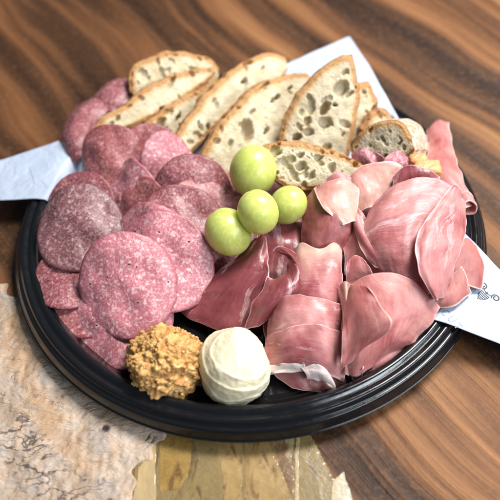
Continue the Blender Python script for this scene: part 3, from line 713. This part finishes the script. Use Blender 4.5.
# lower right cone
ham('cone of folded pink ham at the lower right, below the biggest fold', [
    [[(346, 302, 3.4), (351, 285, 3.9), (368, 276, 4.3), (393, 273, 4.4), (417, 283, 4.1), (441, 307, 3.0)], [(348, 322, 3.2), (362, 306, 3.7), (378, 302, 3.9), (399, 302, 3.8), (417, 311, 3.3), (431, 323, 2.5)],
     [(347, 347, 2.6), (361, 341, 3.0), (376, 336, 3.1), (393, 335, 2.9), (406, 338, 2.4), (416, 342, 1.9)], [(346, 374, 1.4), (356, 376, 1.5), (368, 370, 1.6), (381, 361, 1.5), (395, 353, 1.4), (405, 349, 1.3)]],
    [[(345, 304, 3.9), (350, 289, 4.4), (360, 284, 4.9), (370, 290, 5.2)], [(343, 326, 3.8), (352, 314, 4.3), (365, 308, 4.9), (382, 307, 5.2)],
     [(342, 349, 3.2), (352, 340, 3.6), (367, 333, 4.2), (392, 326, 4.7)], [(341, 369, 2.2), (346, 366, 2.4), (353, 359, 2.7), (364, 348, 3.0)]],
    [[(349, 366, 1.9), (356, 362, 2.1), (362, 367, 1.9), (358, 373, 1.5), (351, 373, 1.4)], [(353, 371, 1.7), (359, 368, 1.8), (363, 372, 1.6), (360, 377, 1.2), (354, 377, 1.2)]]], 16, HAM_PINK, n=72, m=72)

ham('ruffled marbled pink slice between the bread heel and the arched ham loop', [
    [[(351, 154, 4.0), (362, 148, 4.4), (374, 152, 4.3), (384, 158, 4.4), (396, 150, 4.5), (408, 158, 4.1)], [(354, 162, 3.6), (365, 156, 4.2), (377, 160, 4.0), (386, 166, 4.1), (398, 160, 4.2), (410, 168, 3.8)],
     [(366, 172, 3.3), (372, 168, 3.6), (380, 172, 3.5), (388, 175, 3.6), (400, 172, 3.6), (414, 182, 3.2)]]], 17, SAL_PINK, n=40, m=70, rip=.12, cat='salami', name='salami_slice', group=None, rim=SAL_PINK)
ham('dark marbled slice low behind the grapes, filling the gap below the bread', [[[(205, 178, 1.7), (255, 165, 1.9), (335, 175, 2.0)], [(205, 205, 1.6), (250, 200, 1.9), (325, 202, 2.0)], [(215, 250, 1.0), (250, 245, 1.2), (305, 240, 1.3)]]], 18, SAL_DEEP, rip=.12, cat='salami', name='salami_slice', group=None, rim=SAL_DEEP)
# ------------------------------------------------------------------ bread
def bread(label, A, B, P0, n, thick, holes, seed, crust=CRUST, nu=200, nv=90, edge=.52, bow=.2, small=70):
    """A and B: the two long edges of the cut face as pixels, both running the same way, laid on the slice's own plane"""
    rr = random.Random(seed)
    e1 = np.cross([0, 0, 1.0], n); e1 /= np.linalg.norm(e1); e2 = np.cross(n, e1)
    def to2(p): q = onplane(p[0], p[1], P0, n) - P0; return np.array([q @ e1, q @ e2])
    a = np.array([to2(p) for p in A]); b = np.array([to2(p) for p in B])
    def res(c, k):
        g = spline_grid(c[:, None, :].repeat(2, 1), 200, 2)[:, 0]; s_ = np.r_[0, np.cumsum(np.linalg.norm(np.diff(g, axis=0), axis=1))]
        t_ = np.linspace(0, s_[-1], k); return np.stack([np.interp(t_, s_, g[:, 0]), np.interp(t_, s_, g[:, 1])], 1)
    ea, eb = res(a, nu), res(b, nu)
    env = np.sin(np.linspace(0, math.pi, nu)) ** .5
    for q_, e_ in ((0, ea), (1, eb)):
        for i in range(nu): e_[i] += env[i] * np.array([.16 * N3(e_[i][0] * .9, e_[i][1] * .9, seed * 2.1) + .07 * N3(e_[i][0] * 2.6, e_[i][1] * 2.6, seed), .16 * N3(e_[i][0] * .9, e_[i][1] * .9, seed + 8.3) + .07 * N3(e_[i][0] * 2.6, e_[i][1] * 2.6, seed + 4)])
    vv = np.linspace(0, 1, nv)[None, :, None]
    G = ea[:, None] * (1 - vv) + eb[:, None] * vv
    out = np.concatenate([ea, eb])
    Pf = G.reshape(-1, 2)
    D = np.min(np.linalg.norm(Pf[:, None] - out[None, ::2], axis=2), axis=1)
    ends = np.minimum(np.arange(nu) / 6, (nu - 1 - np.arange(nu)) / 6).repeat(nv)
    H = np.zeros(len(Pf))
    hl = [(to2((x, y)), r1 * 1.35, r2 * 1.35, an, dp * 1.3) for x, y, r1, r2, an, dp in holes]
    lo, hi = Pf.min(0), Pf.max(0)
    for _ in range(small):
        r = rr.choice([.06, .08, .10, .14, .20, .30]); hl.append((np.array([rr.uniform(lo[0], hi[0]), rr.uniform(lo[1], hi[1])]), r * rr.uniform(.6, 1), r * rr.uniform(1, 1.8), rr.uniform(0, 180), r * rr.uniform(.6, 1.2)))
    jit = np.array([[N3(x * 4, y * 4, seed) * .09, N3(x * 4, y * 4, seed + 5) * .09] for x, y in Pf])
    for c0, r1, r2, an, dp in hl:
        q = Pf + jit - c0; ca, sa = math.cos(math.radians(an)), math.sin(math.radians(an))
        x_, y_ = q[:, 0] * ca + q[:, 1] * sa, -q[:, 0] * sa + q[:, 1] * ca
        d_ = np.sqrt((x_ / r2) ** 2 + (y_ / r1) ** 2)
        H = np.minimum(H, -1.5 * dp * sm((1.10 - d_) / .38)) if dp > .13 else H - dp * sm((1.1 - d_) / .7)
    H = H * sm(D / .25)
    H += np.array([.05 * fbm(x * 1.5, y * 1.5, seed, 4) + .02 * N3(x * 9, y * 9, seed) for x, y in Pf])
    H -= .14 * sm((.22 - D) / .22)
    H += bow * np.sin(np.clip((Pf[:, 0] - lo[0]) / (hi[0] - lo[0]), 0, 1) * math.pi) - bow * .5
    V3 = P0 + Pf[:, :1] * e1 + Pf[:, 1:] * e2 + H[:, None] * n
    # back face, a little smaller
    cen = Pf.mean(0); Pb = cen + (Pf - cen) * .96
    Vb = P0 + Pb[:, :1] * e1 + Pb[:, 1:] * e2 - (thick + .1 * np.array([N3(x, y, 3) for x, y in Pb]))[:, None] * n
    DA = np.min(np.linalg.norm(Pf[:, None] - ea[None, ::2], axis=2), axis=1); DB = np.min(np.linalg.norm(Pf[:, None] - eb[None, ::2], axis=2), axis=1)
    cr = np.maximum(sm((edge * 1.35 - DA) / (edge * 1.35)), sm((edge - DB) / edge)); cr = np.clip(cr * 1.05, 0, 1)
    V = list(V3) + list(Vb); C = list(cr) + list(cr); Fc, mi = [], []; n0 = len(V3)
    for i in range(nu - 1):
        for j in range(nv - 1):
            q = (i * nv + j, i * nv + j + 1, (i + 1) * nv + j + 1, (i + 1) * nv + j)
            Fc.append(q); mi.append(0); Fc.append(tuple(x + n0 for x in q[::-1])); mi.append(0)
    bd = [i * nv for i in range(nu)] + [(nu - 1) * nv + j for j in range(1, nv)] + [i * nv + nv - 1 for i in range(nu - 2, -1, -1)] + [j for j in range(nv - 2, 0, -1)]
    K = 8; rings = [bd]
    for k in range(1, K):
        ring = []; t_ = k / K; bulge = .16 * math.sin(math.pi * t_)
        for x in bd:
            o2 = Pf[x] - cen; o2 = o2 / (np.linalg.norm(o2) + 1e-6)
            p = V3[x] * (1 - t_) + Vb[x] * t_ + (o2[0] * e1 + o2[1] * e2) * (bulge + .05 * N3(Pf[x][0] * 2, Pf[x][1] * 2, t_ * 3 + seed))
            ring.append(len(V)); V.append(p); C.append(1.0)
        rings.append(ring)
    rings.append([x + n0 for x in bd])
    for r1, r2 in zip(rings[:-1], rings[1:]):
        for q in range(len(bd)):
            q2 = (q + 1) % len(bd); Fc.append((r1[q], r2[q], r2[q2], r1[q2])); mi.append(1)
    V = np.array(V)
    org = np.array([V[:, 0].mean(), V[:, 1].mean(), V[:, 2].min()])
    o = bpy.data.objects.new('bread_slice', None); COL.objects.link(o); o.location = org * S; o.empty_display_size = .01
    part_of('crumb', V, [q for q, k in zip(Fc, mi) if k == 0], CRUMB, o, C, 'crust'); part_of('crust', V, [q for q, k in zip(Fc, mi) if k == 1], crust, o, C, 'crust')
    print('BREAD', label[:40], 'z', V[:, 2].min().round(2), V[:, 2].max().round(2), 'y', V[:, 1].max().round(1), 'c', round(float(P0 @ n), 2))
    return tag(o, label, 'bread', 'bread slices leaning at the back of the tray')
n0_ = nrm(-58, 44)
bread('curved bread slice at the back left corner, farthest of all', [(131, 90), (132, 70), (150, 57), (180, 52), (207, 56), (219, 66)], [(138, 100), (150, 100), (165, 100), (180, 100), (200, 95), (219, 80)], W(170, 90, 2.6), n0_, .9, [(165, 75, .2, .5, 30, .15)], 1)
bread('long thin bread slice lying in front of the back left one, reddish streak on it', [(92, 132), (104, 116), (125, 104), (146, 88), (165, 78), (190, 70), (214, 66)], [(97, 136), (115, 133), (135, 125), (155, 116), (175, 104), (196, 91), (216, 74)], W(150, 112, 2.9), n0_, .8, [(172, 82, .12, .45, 35, .3), (162, 109, .14, .2, 0, .3), (118, 118, .1, .2, 30, .2)], 2, small=40)
bread('shaded bread slice low under the long thin one at the back left', [(136, 130), (155, 116), (180, 100), (205, 85), (219, 78)], [(150, 152), (168, 150), (188, 138), (207, 115), (221, 88)], W(172, 120, 2.35), n0_, .8, [(160, 124, .2, .5, 30, .4), (178, 117, .1, .3, 35, .3)], 22, small=50)
bread('long bread slice in the middle with three small black holes', [(164, 160), (178, 133), (196, 106), (220, 79), (245, 61), (268, 52), (286, 56)], [(176, 170), (191, 154), (208, 135), (230, 112), (254, 96), (277, 84), (289, 71)], W(225, 100, 3.2), nrm(-48, 44), 1.1, [(245, 80, .13, .17, 0, .6), (200, 126, .10, .27, 80, .55), (208, 127, .11, .2, 70, .55), (262, 70, .12, .3, 20, .15)], 3, small=30, edge=.5)
bread('bread slice behind the topmost grape with one deep curved hole', [(202, 158), (212, 138), (230, 112), (252, 90), (280, 76), (308, 72)], [(208, 175), (235, 176), (262, 162), (282, 140), (298, 110), (313, 82)], W(255, 125, 3.0), nrm(-50, 44), 1.1, [(247, 131, .35, .62, 60, .5), (277, 97, .12, .22, 10, .4), (272, 101, .1, .15, 10, .35), (266, 131, .12, .25, 20, .45), (264, 87, .14, .5, 15, .25), (230, 145, .14, .3, 40, .2), (290, 88, .1, .2, 0, .2), (252, 112, .12, .2, 0, .2), (240, 160, .14, .2, 0, .25)], 4, small=50)
bread('small bread slice just right of the tall triangular one, half hidden', [(352, 88), (362, 83), (370, 84), (378, 100)], [(345, 145), (358, 140), (370, 125), (378, 104)], W(362, 110, 2.6), nrm(-80, 42), .8, [], 6, nu=110, nv=60, small=20)
bread('stubby bread end at the back right, beside the paper corner', [(362, 126), (372, 112), (384, 110), (391, 116)], [(362, 140), (375, 138), (386, 134), (392, 124)], W(378, 122, 2.3), nrm(-80, 42), .7, [], 61, nu=110, nv=60, small=20)
bread('tall triangular bread slice with large round holes, topmost in the heap', [(279, 150), (281, 130), (291, 105), (312, 78), (334, 60), (351, 54)], [(284, 158), (315, 160), (345, 158), (354, 130), (359, 95), (353, 55)], W(320, 110, 4.0), nrm(-90, 44), .8,
      [(341, 89, .38, .48, 60, .32), (325, 108, .22, .42, 60, .55), (310, 108, .25, .45, 75, .2), (325, 123, .30, .36, 10, .3), (335, 105, .12, .15, 0, .3), (297, 137, .2, .28, 20, .6), (308, 132, .22, .3, 0, .25), (345, 72, .12, .25, 40, .2)], 5, small=60)
bread('floury bread heel at the right with a whitish crust turned outwards', [(349, 148), (357, 134), (374, 124), (393, 119), (405, 124), (411, 136)], [(354, 160), (370, 166), (388, 168), (402, 168), (411, 162), (414, 150)], W(385, 145, 3.9), nrm(-132, 36), 3.5,
      [(390, 131, .10, .14, 0, .09), (378, 139, .10, .15, 0, .09), (386, 144, .10, .15, 0, .09), (370, 146, .1, .12, 0, .09), (400, 138, .1, .12, 0, .09)], 8, crust=CRUST_FLOUR, small=10)
bread('front bread slice lying low, its brown crust rising over the grapes and the ham', [(258, 150), (272, 142), (295, 142), (320, 147), (345, 156), (370, 165)], [(262, 162), (280, 184), (305, 190), (335, 188), (355, 180), (371, 169)], W(312, 165, 4.1), nrm(-84, 50), .7,
      [(278, 152, .14, .2, 0, .2), (290, 160, .2, .28, 0, .15), (300, 155, .14, .2, 0, .2), (318, 158, .16, .25, 0, .2), (275, 168, .14, .24, 0, .15)], 7, small=90)

# ------------------------------------------------------------------ grapes
def grape(label, px, py, rpx, z, tilt, seed):
    P = W(px, py, z); dep = (P - CAM) @ _f; R = rpx * dep / F500
    V, Fc = [], []; nu_, nv_ = 64, 40; ax = Vector((math.sin(tilt[0]) , math.sin(tilt[1]), 1)).normalized(); q = ax.to_track_quat('Z', 'Y')
    for i in range(nv_ + 1):
        th = math.pi * i / nv_
        for j in range(nu_):
            a = 2 * math.pi * j / nu_; rr = R * (1 + .012 * N3(math.cos(a) * 1.5 + seed, math.sin(a) * 1.5, th) - .03 * math.exp(-(th / .16) ** 2))
            p = q @ Vector((rr * math.sin(th) * math.cos(a), rr * math.sin(th) * math.sin(a), 1.12 * rr * math.cos(th)))
            V.append(P + np.array(p))
    for i in range(nv_):
        for j in range(nu_): Fc.append((i * nu_ + j, (i + 1) * nu_ + j, (i + 1) * nu_ + (j + 1) % nu_, i * nu_ + (j + 1) % nu_))
    o = build('grape', V, Fc, [GRAPE]); tag(o, label, 'grape', 'green grapes heaped in the middle')
    V, Fc = [], []; top = R * 1.12 * .975
    for i in range(5):
        for j in range(12):
            a = 2 * math.pi * j / 12; r_ = .085 * i / 4 * (1 + .3 * N3(math.cos(a) * 2, math.sin(a) * 2, seed)); h = top + .03 * (1 - (i / 4) ** 2) - .01 * i
            V.append(P + np.array(q @ Vector((r_ * math.cos(a), r_ * math.sin(a), h))))
    for i in range(4):
        for j in range(12): Fc.append((i * 12 + j, (i + 1) * 12 + j, (i + 1) * 12 + (j + 1) % 12, i * 12 + (j + 1) % 12))
    build('blossom_scar', V, Fc, [SCAR], o)
    print('GRAPE', R.round(2), P.round(2))
grape('topmost green grape, the largest, against the bread', 253, 171, 23.5, 4.1, (.3, 1.3), 1)
grape('green grape on the right, beside the tall rolled ham', 288, 205, 18.3, 3.9, (1.4, .4), 2)
grape('lowest green grape, on the left, lying on the salami', 228, 232, 22.5, 4.0, (-1.0, 1.2), 3)
grape('middle green grape in front of the other three', 258, 212, 20.5, 5.3, (-.4, 1.4), 4)

# ------------------------------------------------------------------ spreads
def uvs(nu_, nv_, fn):
    V, Fc = [], []
    for i in range(nv_ + 1):
        for j in range(nu_): V.append(fn(math.pi * i / nv_, 2 * math.pi * j / nu_))
    for i in range(nv_):
        for j in range(nu_): Fc.append((i * nu_ + j, (i + 1) * nu_ + j, (i + 1) * nu_ + (j + 1) % nu_, i * nu_ + (j + 1) % nu_))
    return V, Fc
C0 = W(234, 366, 1.95)
def cheese(th, a):
    d_ = Vector((math.sin(th) * math.cos(a), math.sin(th) * math.sin(a), math.cos(th)))
    # scoop laid in slanted smears
    s_ = d_.z * 2.1 + .55 * d_.x + .25 * N3(d_.x * 1.2, d_.y * 1.2, d_.z * 1.2 + 4) * 2
    ph = (s_ * 1.25) % 1.0
    ridge = .04 * (ph ** 2) * (1 - sm((ph - .88) / .12)) 
    r_ = 2.12 * (1 + ridge + .09 * N3(d_.x * 1.1 + 3, d_.y * 1.4, d_.z * 1.4) + .03 * fbm(d_.x * 3, d_.y * 3, d_.z * 3, 4))
    p = d_ * r_; z = p.z * .93
    z = max(z, -1.42 + .02 * N3(d_.x * 4, d_.y * 4, 0))
    if z < -.9:
        k = 1 + .10 * sm((-.9 - z) / .5); p.x *= k; p.y *= k
    return C0 + np.array([p.x * .88, p.y * .97, z])
v, f = uvs(200, 130, cheese)
tag(build('cheese_scoop', v, f, [CHEESE]), 'smooth creamy white scoop of soft cheese at the tray front', 'soft cheese')

C1 = W(167, 362, 1.75)
rr = random.Random(5)
def lump(th, a):
    d_ = Vector((math.sin(th) * math.cos(a), math.sin(th) * math.sin(a), math.cos(th)))
    q = d_ * 2.2
    v1 = mn.voronoi(q * 1.05 + Vector((2, 1, 5)))[0]; v2 = mn.voronoi(q * 2.1)[0]; v3 = mn.voronoi(q * 4.2)[0]
    r_ = 2.07 + .33 * (1 - v1[0] * 1.5) + .18 * (1 - v2[0] * 1.8) + .09 * (1 - v3[0] * 1.8) - .15 + .16 * N3(d_.x * 1.1, d_.y * 1.1, d_.z + 7) + .10 * fbm(q.x * 4, q.y * 4, q.z * 4, 5)
    p = d_ * r_
    return C1 + np.array([p.x * 1.08, p.y * 1.0, max(p.z * .95, -1.31)])
v, f = uvs(260, 170, lump); V = [np.array(x) for x in v]; Fc = list(f); base = list(V)
bm = bmesh.new(); bmesh.ops.create_icosphere(bm, subdivisions=2, radius=1.0); iv = [vv.co.copy() for vv in bm.verts]; ifc = [tuple(x.index for x in ff.verts) for ff in bm.faces]; bm.free()
for k in range(140):
    c_ = base[rr.randrange(int(len(base) * .72))]; r_ = rr.choice([.06, .08, .11, .14]); b_ = len(V); s_ = rr.uniform(0, 30)
    sx, sy, sz = rr.uniform(.8, 1.4), rr.uniform(.7, 1.1), rr.uniform(.6, 1)
    for p in iv: V.append(c_ + r_ * (1 + .45 * N3(p.x * 1.6 + s_, p.y * 1.6, p.z * 1.6)) * np.array([p.x * sx, p.y * sy, p.z * sz]))
    Fc += [tuple(x + b_ for x in q) for q in ifc]
V = np.array(V); V[:, 2] = np.maximum(V[:, 2], .43)
tag(build('orange_spread', V, Fc, [SPREAD]), 'lumpy orange mound of chopped spread with red and green flecks, beside the white scoop', 'spread')

# small orange piece under the bread heel
def chunk(label, px, py, z, r, sx, sy, sz, seed):
    c_ = W(px, py, z)
    def fn(th, a):
        d_ = Vector((math.sin(th) * math.cos(a), math.sin(th) * math.sin(a), math.cos(th)))
        m_ = (abs(d_.x) ** 4 + abs(d_.y) ** 4 + abs(d_.z) ** 4) ** -.25
        k = r * m_ * (1 + .12 * N3(d_.x * 2 + seed, d_.y * 2, d_.z * 2) + .05 * fbm(d_.x * 5, d_.y * 5, d_.z * 5 + seed, 3))
        return c_ + np.array([d_.x * k * sx, d_.y * k * sy, d_.z * k * sz])
    v, f = uvs(60, 40, fn)
    return tag(build('cheese_chunk', v, f, [ORANGE]), label, 'cheese', 'orange cheese pieces under the bread heel')
chunk('pale yellow orange chunk of cheese directly under the crust of the bread heel', 418, 162, 3.9, .55, 1, .8, .8, 3)
chunk('rounder orange chunk of cheese nearest the ham strip at the back right', 427, 171, 4.1, .78, 1.1, .8, .7, 9)
